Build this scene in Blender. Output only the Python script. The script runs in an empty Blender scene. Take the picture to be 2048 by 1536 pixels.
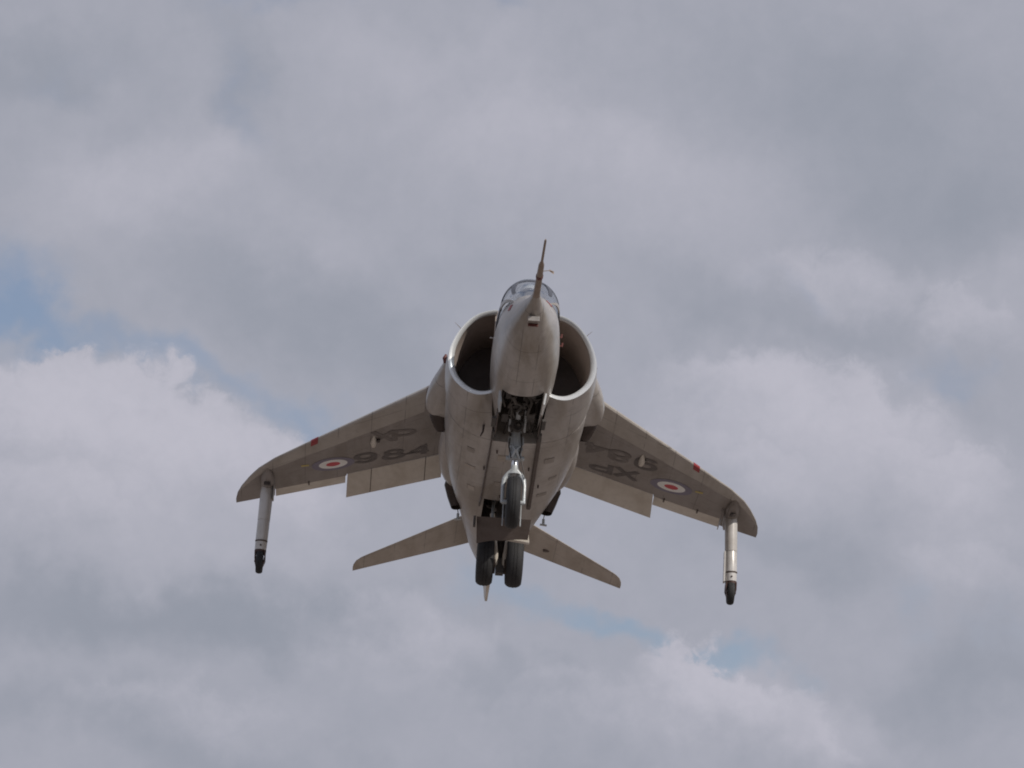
import bpy, bmesh, math, random
import numpy as np
from mathutils import Vector, Matrix
R = math.radians
random.seed(7)
SC = bpy.context.scene
COL = SC.collection

# ------------------------------------------------------------ camera
cam = bpy.data.objects.new('camera', bpy.data.cameras.new('camera'))
COL.objects.link(cam)
cam.data.sensor_width = 36.0
cam.data.lens = 122.85
cam.data.clip_start = 0.1
cam.data.clip_end = 20000
cam.location = (0, 0, 1.7)
cam.rotation_euler = (R(103.0), 0, 0)
SC.camera = cam

# ------------------------------------------------------------ sun and sky
SUN_DIR = Vector((0.62, -0.50, 0.60)).normalized()       # towards the sun
SUN_EL = math.asin(SUN_DIR.z)
SUN_AZ = math.atan2(SUN_DIR.x, SUN_DIR.y)
sl = bpy.data.lights.new('sun', 'SUN')
sl.energy = 3.1
sl.angle = R(0.6)
sl.color = (1.0, 0.94, 0.86)
sun = bpy.data.objects.new('sun', sl)
COL.objects.link(sun)
sun.rotation_euler = SUN_DIR.to_track_quat('Z', 'Y').to_euler()
sun.location = (0, 0, 60)
SC.view_settings.view_transform = 'Standard'
SC.view_settings.look = 'None'
SC.view_settings.gamma = 1
SC.view_settings.exposure = 0
SC.view_settings.use_curve_mapping = False
SC.render.engine = 'CYCLES'
SC.cycles.filter_width = 1.9

world = bpy.data.worlds.new('World')
SC.world = world
world.use_nodes = True
NT = world.node_tree
NT.nodes.clear()


class G:
    """small helper to write node graphs"""
    def __init__(s, nt):
        s.nt = nt

    def n(s, kind, **k):
        o = s.nt.nodes.new(kind)
        for a, b in k.items():
            setattr(o, a, b)
        return o

    def l(s, a, b):
        s.nt.links.new(a, b)

    def put(s, sock, v):
        if isinstance(v, bpy.types.NodeSocket):
            s.l(v, sock)
        else:
            sock.default_value = v

    def m(s, op, a, b=None, c=None, clamp=False):
        o = s.n('ShaderNodeMath', operation=op, use_clamp=clamp)
        s.put(o.inputs[0], a)
        if b is not None:
            s.put(o.inputs[1], b)
        if c is not None:
            s.put(o.inputs[2], c)
        return o.outputs[0]

    def v(s, op, a, b=None):
        o = s.n('ShaderNodeVectorMath', operation=op)
        s.put(o.inputs[0], a)
        if b is not None:
            s.put(o.inputs[1], b)
        return o.outputs['Value'] if op in ('LENGTH', 'DOT_PRODUCT') else o.outputs[0]

    def noise(s, vec, scale, detail=3, rough=.5, dist=0, col=False):
        o = s.n('ShaderNodeTexNoise')
        s.put(o.inputs['Vector'], vec)
        o.inputs['Scale'].default_value = scale
        o.inputs['Detail'].default_value = detail
        o.inputs['Roughness'].default_value = rough
        o.inputs['Distortion'].default_value = dist
        return o.outputs['Color' if col else 'Fac']

    def ramp(s, val, lo, hi, a=0.0, b=1.0):
        o = s.n('ShaderNodeMapRange', interpolation_type='SMOOTHSTEP')
        s.put(o.inputs[0], val)
        o.inputs[1].default_value = lo
        o.inputs[2].default_value = hi
        o.inputs[3].default_value = a
        o.inputs[4].default_value = b
        return o.outputs[0]

    def mix(s, fac, a, b, mode='MIX'):
        o = s.n('ShaderNodeMix', data_type='RGBA', blend_type=mode)
        s.put(o.inputs[0], fac)
        s.put(o.inputs[6], a)
        s.put(o.inputs[7], b)
        return o.outputs[2]


g = G(NT)
nish = g.n('ShaderNodeTexSky', sky_type='NISHITA')
nish.sun_disc = False
nish.sun_elevation = SUN_EL
nish.sun_rotation = SUN_AZ
nish.altitude = 50
nish.air_density = 1.0
nish.dust_density = 1.6
tc = g.n('ShaderNodeTexCoord')
D = tc.outputs['Generated']                     # view direction of the sky
sep = g.n('ShaderNodeSeparateXYZ')
g.l(D, sep.inputs[0])
az = g.m('ARCTAN2', sep.outputs[0], sep.outputs[1])
el = g.m('ARCSINE', sep.outputs[2])
comb = g.n('ShaderNodeCombineXYZ')
g.l(g.m('MULTIPLY', az, 57.2958), comb.inputs[0])
g.l(g.m('MULTIPLY', el, 57.2958), comb.inputs[1])
sky_deg = comb.outputs[0]                       # (azimuth, elevation, 0) in degrees
# clouds are laid out in azimuth and elevation with ragged edges
w1 = g.v('SUBTRACT', g.noise(sky_deg, .45, 4, .55, col=True), (.5, .5, .5))
w2 = g.v('SUBTRACT', g.noise(sky_deg, 2.2, 4, .6, col=True), (.5, .5, .5))
sc1 = g.n('ShaderNodeVectorMath', operation='SCALE'); g.l(w1, sc1.inputs[0]); sc1.inputs[3].default_value = 2.6
sc2 = g.n('ShaderNodeVectorMath', operation='SCALE'); g.l(w2, sc2.inputs[0]); sc2.inputs[3].default_value = .55
warp = g.v('ADD', g.v('ADD', sky_deg, sc1.outputs[0]), sc2.outputs[0])
sm = g.n('ShaderNodeVectorMath', operation='MULTIPLY'); g.l(warp, sm.inputs[0]); sm.inputs[1].default_value = (1, 1, 0)
warp = sm.outputs[0]


def blob(a, e, sa, se, rot=0, sharp=False):
    mp = g.n('ShaderNodeMapping', vector_type='TEXTURE')
    g.l(warp, mp.inputs[0])
    mp.inputs['Location'].default_value = (a, e, 0)
    mp.inputs['Rotation'].default_value = (0, 0, R(rot))
    mp.inputs['Scale'].default_value = (sa, se, 1)
    ln = g.v('LENGTH', mp.outputs[0])
    return g.ramp(ln, 1.15 if sharp else 1.5, .75 if sharp else 0.0)


def total(items):
    s = None
    for it in items:
        amp, args = it[0], it[1:]
        w = g.m('MULTIPLY', blob(*args), amp)
        s = w if s is None else g.m('ADD', s, w)
    return s


# (strength, azimuth, elevation, half width, half height, tilt)
BLUE = [
    (1.0, -8.7, 14.1, 1.3, 1.2, -25), (.72, -7.0, 13.45, 2.2, .5, -12), (.45, -4.6, 12.9, 1.5, .45, -18), (.6, -3.3, 12.25, 1.2, .45, -15),
    (.4, -4.7, 17.6, 1.2, .5, -60), (.5, -4.1, 19.0, 1.4, .35, 0), (.5, -.2, 19.2, .8, .35, -20), (.25, -7.8, 18.0, 1.3, .5, 0),
    (.5, -.5, 9.55, .9, .6, -20), (.55, .8, 9.1, 1.3, .36, -8), (.8, 2.6, 8.75, 1.8, .40, -8), (.5, 3.9, 8.7, .8, .45, -10),
    (.55, 7.2, 13.0, .9, .45, -15), (.4, 6.8, 9.4, .6, .7, 0), (.3, 5.0, 14.6, 1.2, .3, -20),
    (.3, 8.3, 8.9, .8, .8, 0),
]
LIGHT = [
    (.7, -5.6, 16.6, 2.3, .9, 10), (.7, -6.7, 15.7, 1.5, .8, 0), (.65, 0.3, 16.8, 3.6, 1.9, -25), (.5, 3.2, 16.2, 2.2, .9, -20),
    (1.25, -7.3, 12.4, 2.0, .65, -8), (1.1, -4.9, 11.7, 2.2, .6, -14), (.9, -7.0, 10.9, 2.0, 1.0, 0), (.7, -4.6, 10.3, 2.0, .7, -10),
    (.9, 4.6, 12.9, 1.8, .7, -12), (1.0, 6.4, 12.0, 2.2, .8, -20), (.8, 4.9, 11.7, 1.8, .6, -20), (.6, 7.8, 10.9, 1.2, .9, 0),
    (.95, 4.3, 7.9, 1.8, .55, -28), (.7, 4.8, 7.2, 1.3, .5, 0), (.5, 1.9, 7.6, 1.8, .4, -10), (.45, 7.2, 10.0, 1.0, .6, 0),
    (.6, 8.2, 14.2, 1.3, .7, 20), (.4, 5.5, 14.6, 1.2, .5, -30), (.5, -2.2, 8.6, 1.7, .35, -20), (.5, -3.6, 15.2, 1.8, .6, 0), (.55, -2, 18.3, 2.2, .6, 0),
]
DARK = [
    (.9, -3.2, 13.9, 2.8, .9, -20), (.7, -8.0, 18.2, 1.6, .6, 0), (.6, -4.7, 17.9, 1.3, .6, -60), (.8, 6.3, 17.3, 3.2, 1.4, -20), (.7, 7.6, 15.6, 2.0, .9, 0),
    (.6, 3.3, 14.3, 1.5, .7, -20), (1.2, -6.8, 9.2, 3.4, .65, -6), (1.0, -3.6, 9.3, 2.0, .6, 0), (.7, -7.4, 7.7, 2.4, .5, -6), (.6, -5, 7.0, 2.5, .4, 0),
    (.9, 7.3, 8.0, 1.8, .8, 0), (.6, 4.9, 10.3, 2.2, .45, -10), (.7, .5, 7.9, 1.6, .3, -10), (.7, 6.0, 13.9, 2.0, .4, -15), (.35, 0, 6.7, 4, .4, 0), (.3, 0, 14.9, 2.0, .6, 0),
]
# cumulus heaps: a billowing bright top edge that fades downwards
b1 = g.v('SUBTRACT', g.noise(sky_deg, .9, 2, .5, col=True), (.5, .5, .5))
b2 = g.v('SUBTRACT', g.noise(sky_deg, 3.0, 6, .62, .4, col=True), (.5, .5, .5))
k1 = g.n('ShaderNodeVectorMath', operation='MULTIPLY'); g.l(b1, k1.inputs[0]); k1.inputs[1].default_value = (1.5, 1.5, 0)
k2 = g.n('ShaderNodeVectorMath', operation='MULTIPLY'); g.l(b2, k2.inputs[0]); k2.inputs[1].default_value = (.85, .85, 0)
bill = g.v('ADD', g.v('ADD', sky_deg, k1.outputs[0]), k2.outputs[0])


def heap(a, e, hw, depth, tilt, crisp=.16):
    mp = g.n('ShaderNodeMapping', vector_type='TEXTURE')
    g.l(bill, mp.inputs[0])
    mp.inputs['Location'].default_value = (a, e, 0)
    mp.inputs['Rotation'].default_value = (0, 0, R(tilt))
    sp = g.n('ShaderNodeSeparateXYZ')
    g.l(mp.outputs[0], sp.inputs[0])
    nx = g.m('DIVIDE', sp.outputs[0], hw)
    crown = g.m('ADD', sp.outputs[1], g.m('MULTIPLY', g.m('MULTIPLY', nx, nx), depth * .35))   # domed top
    top = g.ramp(crown, crisp, -crisp)
    down = g.ramp(crown, -depth, 0)
    side = g.ramp(g.m('ABSOLUTE', nx), 1.15, .35)
    return g.m('MULTIPLY', g.m('MULTIPLY', top, down), side)


HEAPS = [
    (1.0, -6.6, 13.25, 3.2, 2.6, -7, .24), (.75, -4.6, 12.35, 2.4, 2.0, -16, .2), (.5, -7.6, 11.6, 2.0, 1.6, 0, .3),
    (.75, 5.0, 13.35, 2.8, 2.2, -10, .22), (.6, 6.9, 12.15, 2.0, 1.8, -20, .2), (.5, 3.6, 12.3, 1.8, 1.5, -14, .3),
    (.95, 3.5, 8.45, 1.7, 1.5, -22, .2), (.5, 4.9, 7.4, 1.2, 1.0, -30, .2), (.45, 5.6, 15.0, 1.8, 1.1, -14, .25), (.45, 7.8, 14.3, 1.2, 1.0, 0, .22),
    (.45, -2.0, 9.3, 2.2, 1.2, -6, .3), (.40, -5.6, 8.0, 2.2, 1.0, -4, .3), (.4, 1.3, 8.2, 1.6, .9, -10, .25), (.35, 7.6, 10.3, 1.4, 1.0, -10, .3), (.3, -6.0, 16.9, 2.0, 1.3, 8, .4), (.3, 1.0, 17.6, 3.0, 2.0, -14, .5)]
hs_ = None
for it in HEAPS:
    w = g.m('MULTIPLY', heap(*it[1:]), it[0])
    hs_ = w if hs_ is None else g.m('MAXIMUM', hs_, w)
blue = total(BLUE)
light = total(LIGHT)
dark = total(DARK)
fine = g.m('SUBTRACT', g.noise(sky_deg, .55, 6, .52, .4), .5)
fine2 = g.m('SUBTRACT', g.noise(sky_deg, 1.9, 5, .55, .3), .5)
shape = g.m('SUBTRACT', g.m('ADD', g.m('MULTIPLY', light, .55), g.m('MULTIPLY', hs_, 1.45)), g.m('MULTIPLY', dark, .85))
shape = g.m('ADD', shape, g.m('MULTIPLY', fine, .7))
fine3 = g.m('SUBTRACT', g.noise(sky_deg, 4.8, 6, .6, .6), .5)
shape = g.m('ADD', shape, g.m('MULTIPLY', fine2, .45))
# crisper billows where a cloud is bright, smooth grey elsewhere
shape = g.m('ADD', shape, g.m('MULTIPLY', g.m('MULTIPLY', fine3, .9), g.ramp(hs_, .0, .8, .25, 1.0)))
tone = g.ramp(shape, -1.55, 2.2)
cloud = g.mix(tone, (.286, .308, .366, 1), (.505, .498, .568, 1))
# a cloud layer over the rest of the sky, with broken gaps from 3-D noise
far_n = g.noise(D, 3.2, 6, .55, .3)
near_frame = g.ramp(g.v('LENGTH', g.v('SUBTRACT', sky_deg, (0, 13, 0))), 26, 12)
gaps = g.m('MULTIPLY', g.ramp(far_n, .50, .64), g.m('SUBTRACT', 1.0, near_frame))
bl = g.m('ADD', g.m('MULTIPLY', blue, .80), g.m('MULTIPLY', fine2, .35))
bl = g.m('MULTIPLY', g.ramp(bl, .04, 1.0, 0, .68), g.ramp(hs_, .75, .1))
bl = g.m('MAXIMUM', g.m('MULTIPLY', bl, near_frame), g.m('MULTIPLY', gaps, .7))
bgs = g.n('ShaderNodeVectorMath', operation='SCALE')
g.l(nish.outputs[0], bgs.inputs[0])
bgs.inputs[3].default_value = 0.085
tinted = g.mix(1.0, bgs.outputs[0], (.95, 1.0, 1.08, 1), 'MULTIPLY')
skycol = g.mix(bl, cloud, tinted)
bg = g.n('ShaderNodeBackground')
g.l(skycol, bg.inputs[0])
bg.inputs[1].default_value = 1.0
wo = g.n('ShaderNodeOutputWorld')
g.l(bg.outputs[0], wo.inputs[0])


# ------------------------------------------------------------ materials
def material(name, color, rough=.5, metal=0.0, grime=0.0, grime_scale=2.0, bump=0.0, bump_scale=30, streak=False, seams=False, spec=.5):
    m = bpy.data.materials.new(name)
    m.use_nodes = True
    nt = m.node_tree
    q = G(nt)
    b = nt.nodes['Principled BSDF']
    b.inputs['Roughness'].default_value = rough
    b.inputs['Metallic'].default_value = metal
    b.inputs['Specular IOR Level'].default_value = spec
    t = q.n('ShaderNodeTexCoord').outputs['Object']
    c = (*color, 1)
    if grime:
        vec = t
        if streak:
            mp = q.n('ShaderNodeMapping')
            q.l(t, mp.inputs[0])
            mp.inputs['Scale'].default_value = (1.6, .35, 1.6)
            vec = mp.outputs[0]
        f = q.ramp(q.noise(vec, grime_scale, 6, .62, .5), .35, .75)
        f2 = q.ramp(q.noise(t, grime_scale * 5, 4, .6), .45, .8)
        dirt = tuple(x * y for x, y in zip(color, (.58, .53, .46))) + (1,)
        c = q.mix(q.m('MULTIPLY', f, grime), c, dirt)
        c = q.mix(q.m('MULTIPLY', f2, grime * .45), c, tuple(x * .45 for x in color) + (1,))
    if seams:
        s = q.n('ShaderNodeSeparateXYZ')
        q.l(t, s.inputs[0])
        def line(sock, period, off, width):
            a = q.m('FRACT', q.m('ADD', q.m('DIVIDE', sock, period), off))
            d = q.m('ABSOLUTE', q.m('SUBTRACT', a, .5))
            return q.m('LESS_THAN', d, width / period)
        ax = q.m('ABSOLUTE', s.outputs[0])
        ln = q.m('MAXIMUM', line(s.outputs[1], .74, .13, .005), line(ax, .53, .31, .0045))
        if seams == 2:
            ln = q.m('MAXIMUM', line(q.m('SUBTRACT', s.outputs[1], q.m('MULTIPLY', ax, .7)), .46, .2, .005), line(ax, .42, .31, .0045))
        brk = q.ramp(q.noise(t, 3.1, 2, .5), .38, .55)
        ln = q.m('MULTIPLY', q.m('MULTIPLY', ln, brk), .62)
        c = q.mix(ln, c, tuple(x * .25 for x in color) + (1,))
        bp0 = ln
    q.put(b.inputs['Base Color'], c)
    if bump:
        bm_ = q.n('ShaderNodeBump')
        bm_.inputs['Strength'].default_value = bump
        bm_.inputs['Distance'].default_value = .01
        q.l(q.noise(t, bump_scale, 4, .6), bm_.inputs['Height'])
        q.l(bm_.outputs[0], b.inputs['Normal'])
    return m


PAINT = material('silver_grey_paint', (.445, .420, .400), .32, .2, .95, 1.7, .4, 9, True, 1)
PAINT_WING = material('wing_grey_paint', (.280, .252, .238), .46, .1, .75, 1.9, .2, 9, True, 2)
WLE = material('leading_edge_pale_tone', (.41, .38, .35), .42, .1, .5, 2.2, .2, 9, True, 2)
PANEL = material('belly_panel_paint', (.33, .30, .275), .45, .1, .7, 4)
TAILP = material('tailplane_paint', (.46, .415, .37), .44, .1, .7, 2.2, .2, 9, True, 2)
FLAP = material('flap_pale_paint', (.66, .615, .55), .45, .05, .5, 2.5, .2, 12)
COWL = material('leg_cover_paint', (.56, .54, .52), .32, .1, .5, 2.0, .15, 8, True)
LIP = material('bare_metal_lip', (.74, .76, .77), .25, .35, .15, 3)
DUCT = material('intake_duct_paint', (.44, .375, .34), .5, .1, .4, 3)
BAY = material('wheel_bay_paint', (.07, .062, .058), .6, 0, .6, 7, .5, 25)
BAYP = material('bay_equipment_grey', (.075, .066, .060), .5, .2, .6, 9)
DARKM = material('heat_stained_metal', (.065, .05, .045), .5, .6, .6, 5, .3, 20)
STEEL = material('gear_leg_grey_enamel', (.46, .49, .51), .33, .15, .5, 11, .15, 40)
CHROME = material('polished_oleo_metal', (.75, .75, .76), .16, 1.0)
FORKM = material('fork_red_brown_metal', (.075, .040, .034), .5, .3, .6, 12)
RUBBER = material('tyre_rubber', (.022, .022, .024), .75, 0, .5, 20, .3, 80)
HUB = material('wheel_hub_grey', (.22, .22, .22), .45, .4, .5, 20)
DULLRED = material('faded_red', (.33, .045, .05), .5, 0, .6, 6)
WHITE = material('marking_white', (.84, .85, .84), .5, 0, .25, 6)
RED = material('marking_red', (.56, .045, .07), .5, 0, .2, 6)
BLUEM = material('marking_blue', (.19, .175, .24), .5, 0, .3, 6)
BLACK = material('marking_faded_black', (.115, .10, .097), .55, 0, .8, 6)
FADED = material('marking_very_faded', (.180, .158, .150), .55, 0, .8, 6)
YELLOW = material('marking_yellow', (.5, .4, .12), .5, 0, .2, 6)
PROBE = material('probe_tan_metal', (.30, .24, .20), .4, .4, .5, 12)
REDBR = material('sealant_red_brown', (.13, .038, .032), .55, 0, .4, 14)
BROWN = material('scorched_door_paint', (.105, .083, .074), .6, .05, .6, 5, .3, 20)
SEATM = material('ejection_seat_fabric', (.10, .10, .10), .8, 0, .3, 12)
HELMET = material('helmet_white', (.70, .70, .68), .3)
VISOR = material('visor_black', (.02, .02, .025), .12)
SKIN = material('skin', (.45, .28, .21), .55)
SUIT = material('flight_suit_olive', (.11, .12, .085), .85, 0, .3, 12)
GRASS = material('airfield_grass', (.135, .102, .076), .9, 0, .6, .05)
CONC = material('runway_concrete', (.27, .235, .215), .85, 0, .5, .3)
FRAME = material('canopy_frame_grey', (.085, .09, .11), .4, .2, .3, 10)

glass = bpy.data.materials.new('canopy_glass')
glass.use_nodes = True
q = G(glass.node_tree)
q.nt.nodes.clear()
tr = q.n('ShaderNodeBsdfTransparent')
tr.inputs[0].default_value = (.82, .86, .90, 1)
gl = q.n('ShaderNodeBsdfGlossy')
gl.inputs['Roughness'].default_value = .05
fr = q.n('ShaderNodeFresnel')
fr.inputs[0].default_value = 1.5
mx = q.n('ShaderNodeMixShader')
q.l(q.m('ADD', q.m('MULTIPLY', fr.outputs[0], .6), .02), mx.inputs[0])
q.l(tr.outputs[0], mx.inputs[1])
q.l(gl.outputs[0], mx.inputs[2])
mo = q.n('ShaderNodeOutputMaterial')
q.l(mx.outputs[0], mo.inputs[0])

# ------------------------------------------------------------ mesh helpers


def new_obj(name, verts, faces, mats, parent=None, smooth=40, face_mats=None):
    me = bpy.data.meshes.new(name)
    me.from_pydata([tuple(v) for v in verts], [], faces)
    if not isinstance(mats, (list, tuple)):
        mats = [mats]
    for m in mats:
        me.materials.append(m)
    if face_mats:
        for i, p in enumerate(me.polygons):
            p.material_index = face_mats[i]
    o = bpy.data.objects.new(name, me)
    COL.objects.link(o)
    finish(o, smooth)
    if parent:
        o.parent = parent
    return o


def finish(o, smooth=40):
    bm = bmesh.new()
    bm.from_mesh(o.data)
    bmesh.ops.remove_doubles(bm, verts=bm.verts, dist=1e-5)
    bmesh.ops.recalc_face_normals(bm, faces=bm.faces)
    for f in bm.faces:
        f.smooth = smooth > 0
    for e in bm.edges:
        if len(e.link_faces) == 2:
            e.smooth = e.calc_face_angle(0) < R(smooth)
    bm.to_mesh(o.data)
    bm.free()


class MB:
    """collects rings, tubes and boxes into one mesh"""
    def __init__(s):
        s.v, s.f, s.m = [], [], []

    def add(s, vs, fs, mi=0):
        b = len(s.v)
        s.v += [Vector(v) for v in vs]
        s.f += [tuple(b + i for i in f) for f in fs]
        s.m += [mi] * len(fs)
        return s

    def rings(s, rings, closed=True, caps=(True, True), mi=0):
        n = len(rings[0])
        vs = [v for r in rings for v in r]
        fs = []
        for i in range(len(rings) - 1):
            for j in range(n if closed else n - 1):
                k = (j + 1) % n
                fs.append((i * n + j, i * n + k, (i + 1) * n + k, (i + 1) * n + j))
        if caps[0]:
            fs.append(tuple(range(n)))
        if caps[1]:
            fs.append(tuple((len(rings) - 1) * n + j for j in range(n)))
        return s.add(vs, fs, mi)

    def tube(s, pts, rad, n=12, caps=(True, True), mi=0, flat=1.0):
        pts = [Vector(p) for p in pts]
        if not isinstance(rad, (list, tuple)):
            rad = [rad] * len(pts)
        rings = []
        ref = None
        for i, p in enumerate(pts):
            a = pts[max(i - 1, 0)]
            b = pts[min(i + 1, len(pts) - 1)]
            t = (b - a).normalized()
            if ref is None:
                ref = Vector((1, 0, 0)) if abs(t.x) < .8 else Vector((0, 1, 0))
            u = (ref - t * ref.dot(t)).normalized()
            w = t.cross(u)
            ref = u
            rings.append([p + (u * math.cos(2 * math.pi * k / n) + w * math.sin(2 * math.pi * k / n) * flat) * rad[i] for k in range(n)])
        return s.rings(rings, True, caps, mi)

    def box(s, c, size, rot=None, mi=0, bevel=0):
        c = Vector(c)
        h = [x / 2 for x in size]
        M = rot.to_matrix() if rot else Matrix.Identity(3)
        vs = [c + M @ Vector((x * h[0], y * h[1], z * h[2])) for x in (-1, 1) for y in (-1, 1) for z in (-1, 1)]
        return s.add(vs, [(0, 1, 3, 2), (4, 6, 7, 5), (0, 4, 5, 1), (2, 3, 7, 6), (0, 2, 6, 4), (1, 5, 7, 3)], mi)

    def lathe(s, c, axis, prof, n=32, mi=0):
        """prof: (radius, offset along axis) closed profile"""
        c = Vector(c)
        t = Vector(axis).normalized()
        ref = Vector((0, 0, 1)) if abs(t.z) < .8 else Vector((0, 1, 0))
        u = (ref - t * ref.dot(t)).normalized()
        w = t.cross(u)
        rings = [[c + t * o + (u * math.cos(2 * math.pi * k / n) + w * math.sin(2 * math.pi * k / n)) * r for (r, o) in prof] for k in range(n)]
        m = len(prof)
        vs = [v for r in rings for v in r]
        fs = []
        for i in range(n):
            for j in range(m):
                a, b = i, (i + 1) % n
                k = (j + 1) % m
                fs.append((a * m + j, a * m + k, b * m + k, b * m + j))
        return s.add(vs, fs, mi)

    def build(s, name, mats, parent=None, smooth=40):
        return new_obj(name, s.v, s.f, mats, parent, smooth, s.m)


def euler(x=0, y=0, z=0):
    from mathutils import Euler
    return Euler((R(x), R(y), R(z)))


def sel(o, label=None, cat=None, kind=None, group=None):
    if label: o['label'] = label
    if cat: o['category'] = cat
    if kind: o['kind'] = kind
    if group: o['group'] = group
    return o


def interp(tab, x):
    """smooth (monotone cubic) interpolation of the rows of a table on its first column"""
    tab = np.array(tab, float)
    X, Y = tab[:, 0], tab[:, 1:]
    x = min(max(x, X[0]), X[-1])
    i = int(np.clip(np.searchsorted(X, x) - 1, 0, len(X) - 2))
    d = (Y[1:] - Y[:-1]) / (X[1:] - X[:-1])[:, None]
    def slope(k):
        if k == 0: return d[0]
        if k == len(X) - 1: return d[-1]
        a, b = d[k - 1], d[k]
        return np.where(a * b <= 0, 0, 2 * a * b / np.where(np.abs(a + b) < 1e-9, 1e-9, a + b))
    h = X[i + 1] - X[i]
    t = (x - X[i]) / h
    return ((2 * t**3 - 3 * t**2 + 1) * Y[i] + (t**3 - 2 * t**2 + t) * h * slope(i)
            + (-2 * t**3 + 3 * t**2) * Y[i + 1] + (t**3 - t**2) * h * slope(i + 1))


def sgp(v, p):
    return math.copysign(abs(v) ** p, v)


def section(y, w, zt, zb, zm, nt, nb, n=48):
    out = []
    for k in range(n):
        a = 2 * math.pi * (k + .5) / n
        c, s_ = math.cos(a), math.sin(a)
        e = nt if s_ > 0 else nb
        h = (zt - zm) if s_ > 0 else (zm - zb)
        out.append(Vector((w * sgp(c, 2 / e), y, zm + h * sgp(s_, 2 / e))))
    return out


def cut(o, c, size, cutters_mat=None):
    """cuts a box-shaped recess out of a closed mesh; the walls of the recess take the second material"""
    me = bpy.data.meshes.new('c')
    mb = MB().box(c, size)
    me.from_pydata([tuple(v) for v in mb.v], [], mb.f)
    if cutters_mat: me.materials.append(cutters_mat)
    co = bpy.data.objects.new('c', me)
    COL.objects.link(co)
    finish(co, 0)
    co.parent = o.parent
    if cutters_mat and cutters_mat.name not in [m.name for m in o.data.materials]:
        o.data.materials.append(cutters_mat)
    md = o.modifiers.new('b', 'BOOLEAN')
    md.object = co
    md.operation = 'DIFFERENCE'
    md.solver = 'EXACT'
    md.material_mode = 'TRANSFER'
    bpy.context.view_layer.update()
    ev = o.evaluated_get(bpy.context.evaluated_depsgraph_get())
    nm = bpy.data.meshes.new_from_object(ev)
    o.modifiers.clear()
    o.data = nm
    bpy.data.objects.remove(co)
    finish(o, 38)


# ------------------------------------------------------------ setting: ground
N = 48
gv, gf = [(0, 0, 0)], []
radii = [30, 120, 500, 2000, 9000]
for r_ in radii:
    gv += [(r_ * math.cos(2 * math.pi * k / N), r_ * math.sin(2 * math.pi * k / N), 0) for k in range(N)]
for k in range(N):
    gf.append((0, 1 + k, 1 + (k + 1) % N))
    for i in range(len(radii) - 1):
        a = 1 + i * N
        gf.append((a + k, a + N + k, a + N + (k + 1) % N, a + (k + 1) % N))
sel(new_obj('ground', gv, gf, GRASS, None, 0), kind='structure')
sel(new_obj('runway', [(-300, 22, .004), (300, 22, .004), (300, 70, .004), (-300, 70, .004)], [(0, 1, 2, 3)], CONC, None, 0), kind='structure')

# ------------------------------------------------------------ the aircraft
JET_LOC = (0.2828, 37.7763, 11.6718)
JET_ROT = (R(-7.767), R(3.384), R(2.802))
jet = bpy.data.objects.new('jet_aircraft', None)
COL.objects.link(jet)
jet.location = JET_LOC
jet.rotation_euler = JET_ROT
sel(jet, 'silver grey jump jet hovering nose-on in the cloudy sky with its wheels down', 'aircraft')

# nose and cockpit section: y, half width, top, bottom, widest height, exponents
NOSE = [
    (-.10, .036, -.222, -.298, -.26, 2, 2), (.10, .070, -.18, -.335, -.27, 2, 2), (.35, .130, -.11, -.395, -.27, 2, 2), (.6, .195, -.02, -.46, -.26, 2, 2),
    (1.0, .295, .16, -.54, -.22, 2.2, 2.1), (1.25, .330, .265, -.575, -.19, 2.4, 2.2), (1.5, .358, .33, -.60, -.17, 2.6, 2.3), (2.1, .392, .36, -.645, -.12, 2.6, 2.5),
    (2.6, .388, .42, -.66, -.08, 2.4, 2.6), (3.0, .37, .62, -.655, 0, 2.2, 2.6), (3.4, .36, .735, -.645, .05, 2.2, 2.6), (3.79, .34, .74, -.64, .1, 2.2, 2.6)]
rings = [section(y, *interp(NOSE, y)) for y in np.linspace(-.10, 3.79, 52)]
nose = MB().rings(rings).build('nose_section', [PAINT], jet)
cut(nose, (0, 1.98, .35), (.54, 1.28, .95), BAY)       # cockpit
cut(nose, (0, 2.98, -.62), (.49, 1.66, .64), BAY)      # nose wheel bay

BODY = [
    (3.80, .875, .75, -.63, .06, 2.4, 2.7), (4.5, .865, .79, -.645, .04, 2.4, 2.7), (5.3, .83, .80, -.645, .0, 2.4, 2.6), (6.2, .745, .80, -.62, -.04, 2.4, 2.5),
    (7.1, .63, .79, -.575, -.06, 2.3, 2.3), (8.0, .525, .76, -.48, -.04, 2.2, 2.1), (9.0, .43, .71, -.31, .06, 2, 2), (10.0, .335, .65, -.12, .18, 2, 2),
    (11.0, .21, .57, .10, .30, 2, 2), (11.6, .12, .48, .24, .36, 2, 2), (11.75, .05, .43, .30, .36, 2, 2)]
rings = [section(y, *interp(BODY, y)) for y in np.linspace(3.80, 11.75, 70)]
body = MB().rings(rings).build('fuselage', [PAINT], jet)
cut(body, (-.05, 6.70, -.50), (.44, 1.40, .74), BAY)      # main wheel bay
bl_ = MB()
for k in range(2):
    s_ = -1 if k else 1
    bl_.tube([(s_ * .05, 11.6, .36), (s_ * .05, 11.95, .35)], .035, 10)
bl_.build('pitch_nozzle', DARKM, body)

# ---- intake cowls
LIPO = [(.335, .69), (.43, .672), (.53, .635), (.62, .575), (.70, .495), (.775, .39), (.835, .27), (.872, .16), (.888, .05), (.882, -.05),
        (.855, -.15), (.81, -.235), (.75, -.30), (.68, -.355), (.60, -.395), (.52, -.412), (.43, -.405), (.335, -.375)]
LC = (.30, .13)


def dring(scale_x, scale_z, y, off=0.0):
    return [Vector((LC[0] + (x - LC[0]) * scale_x, y + off * (z), LC[1] + (z - LC[1]) * scale_z)) for x, z in LIPO]


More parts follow.
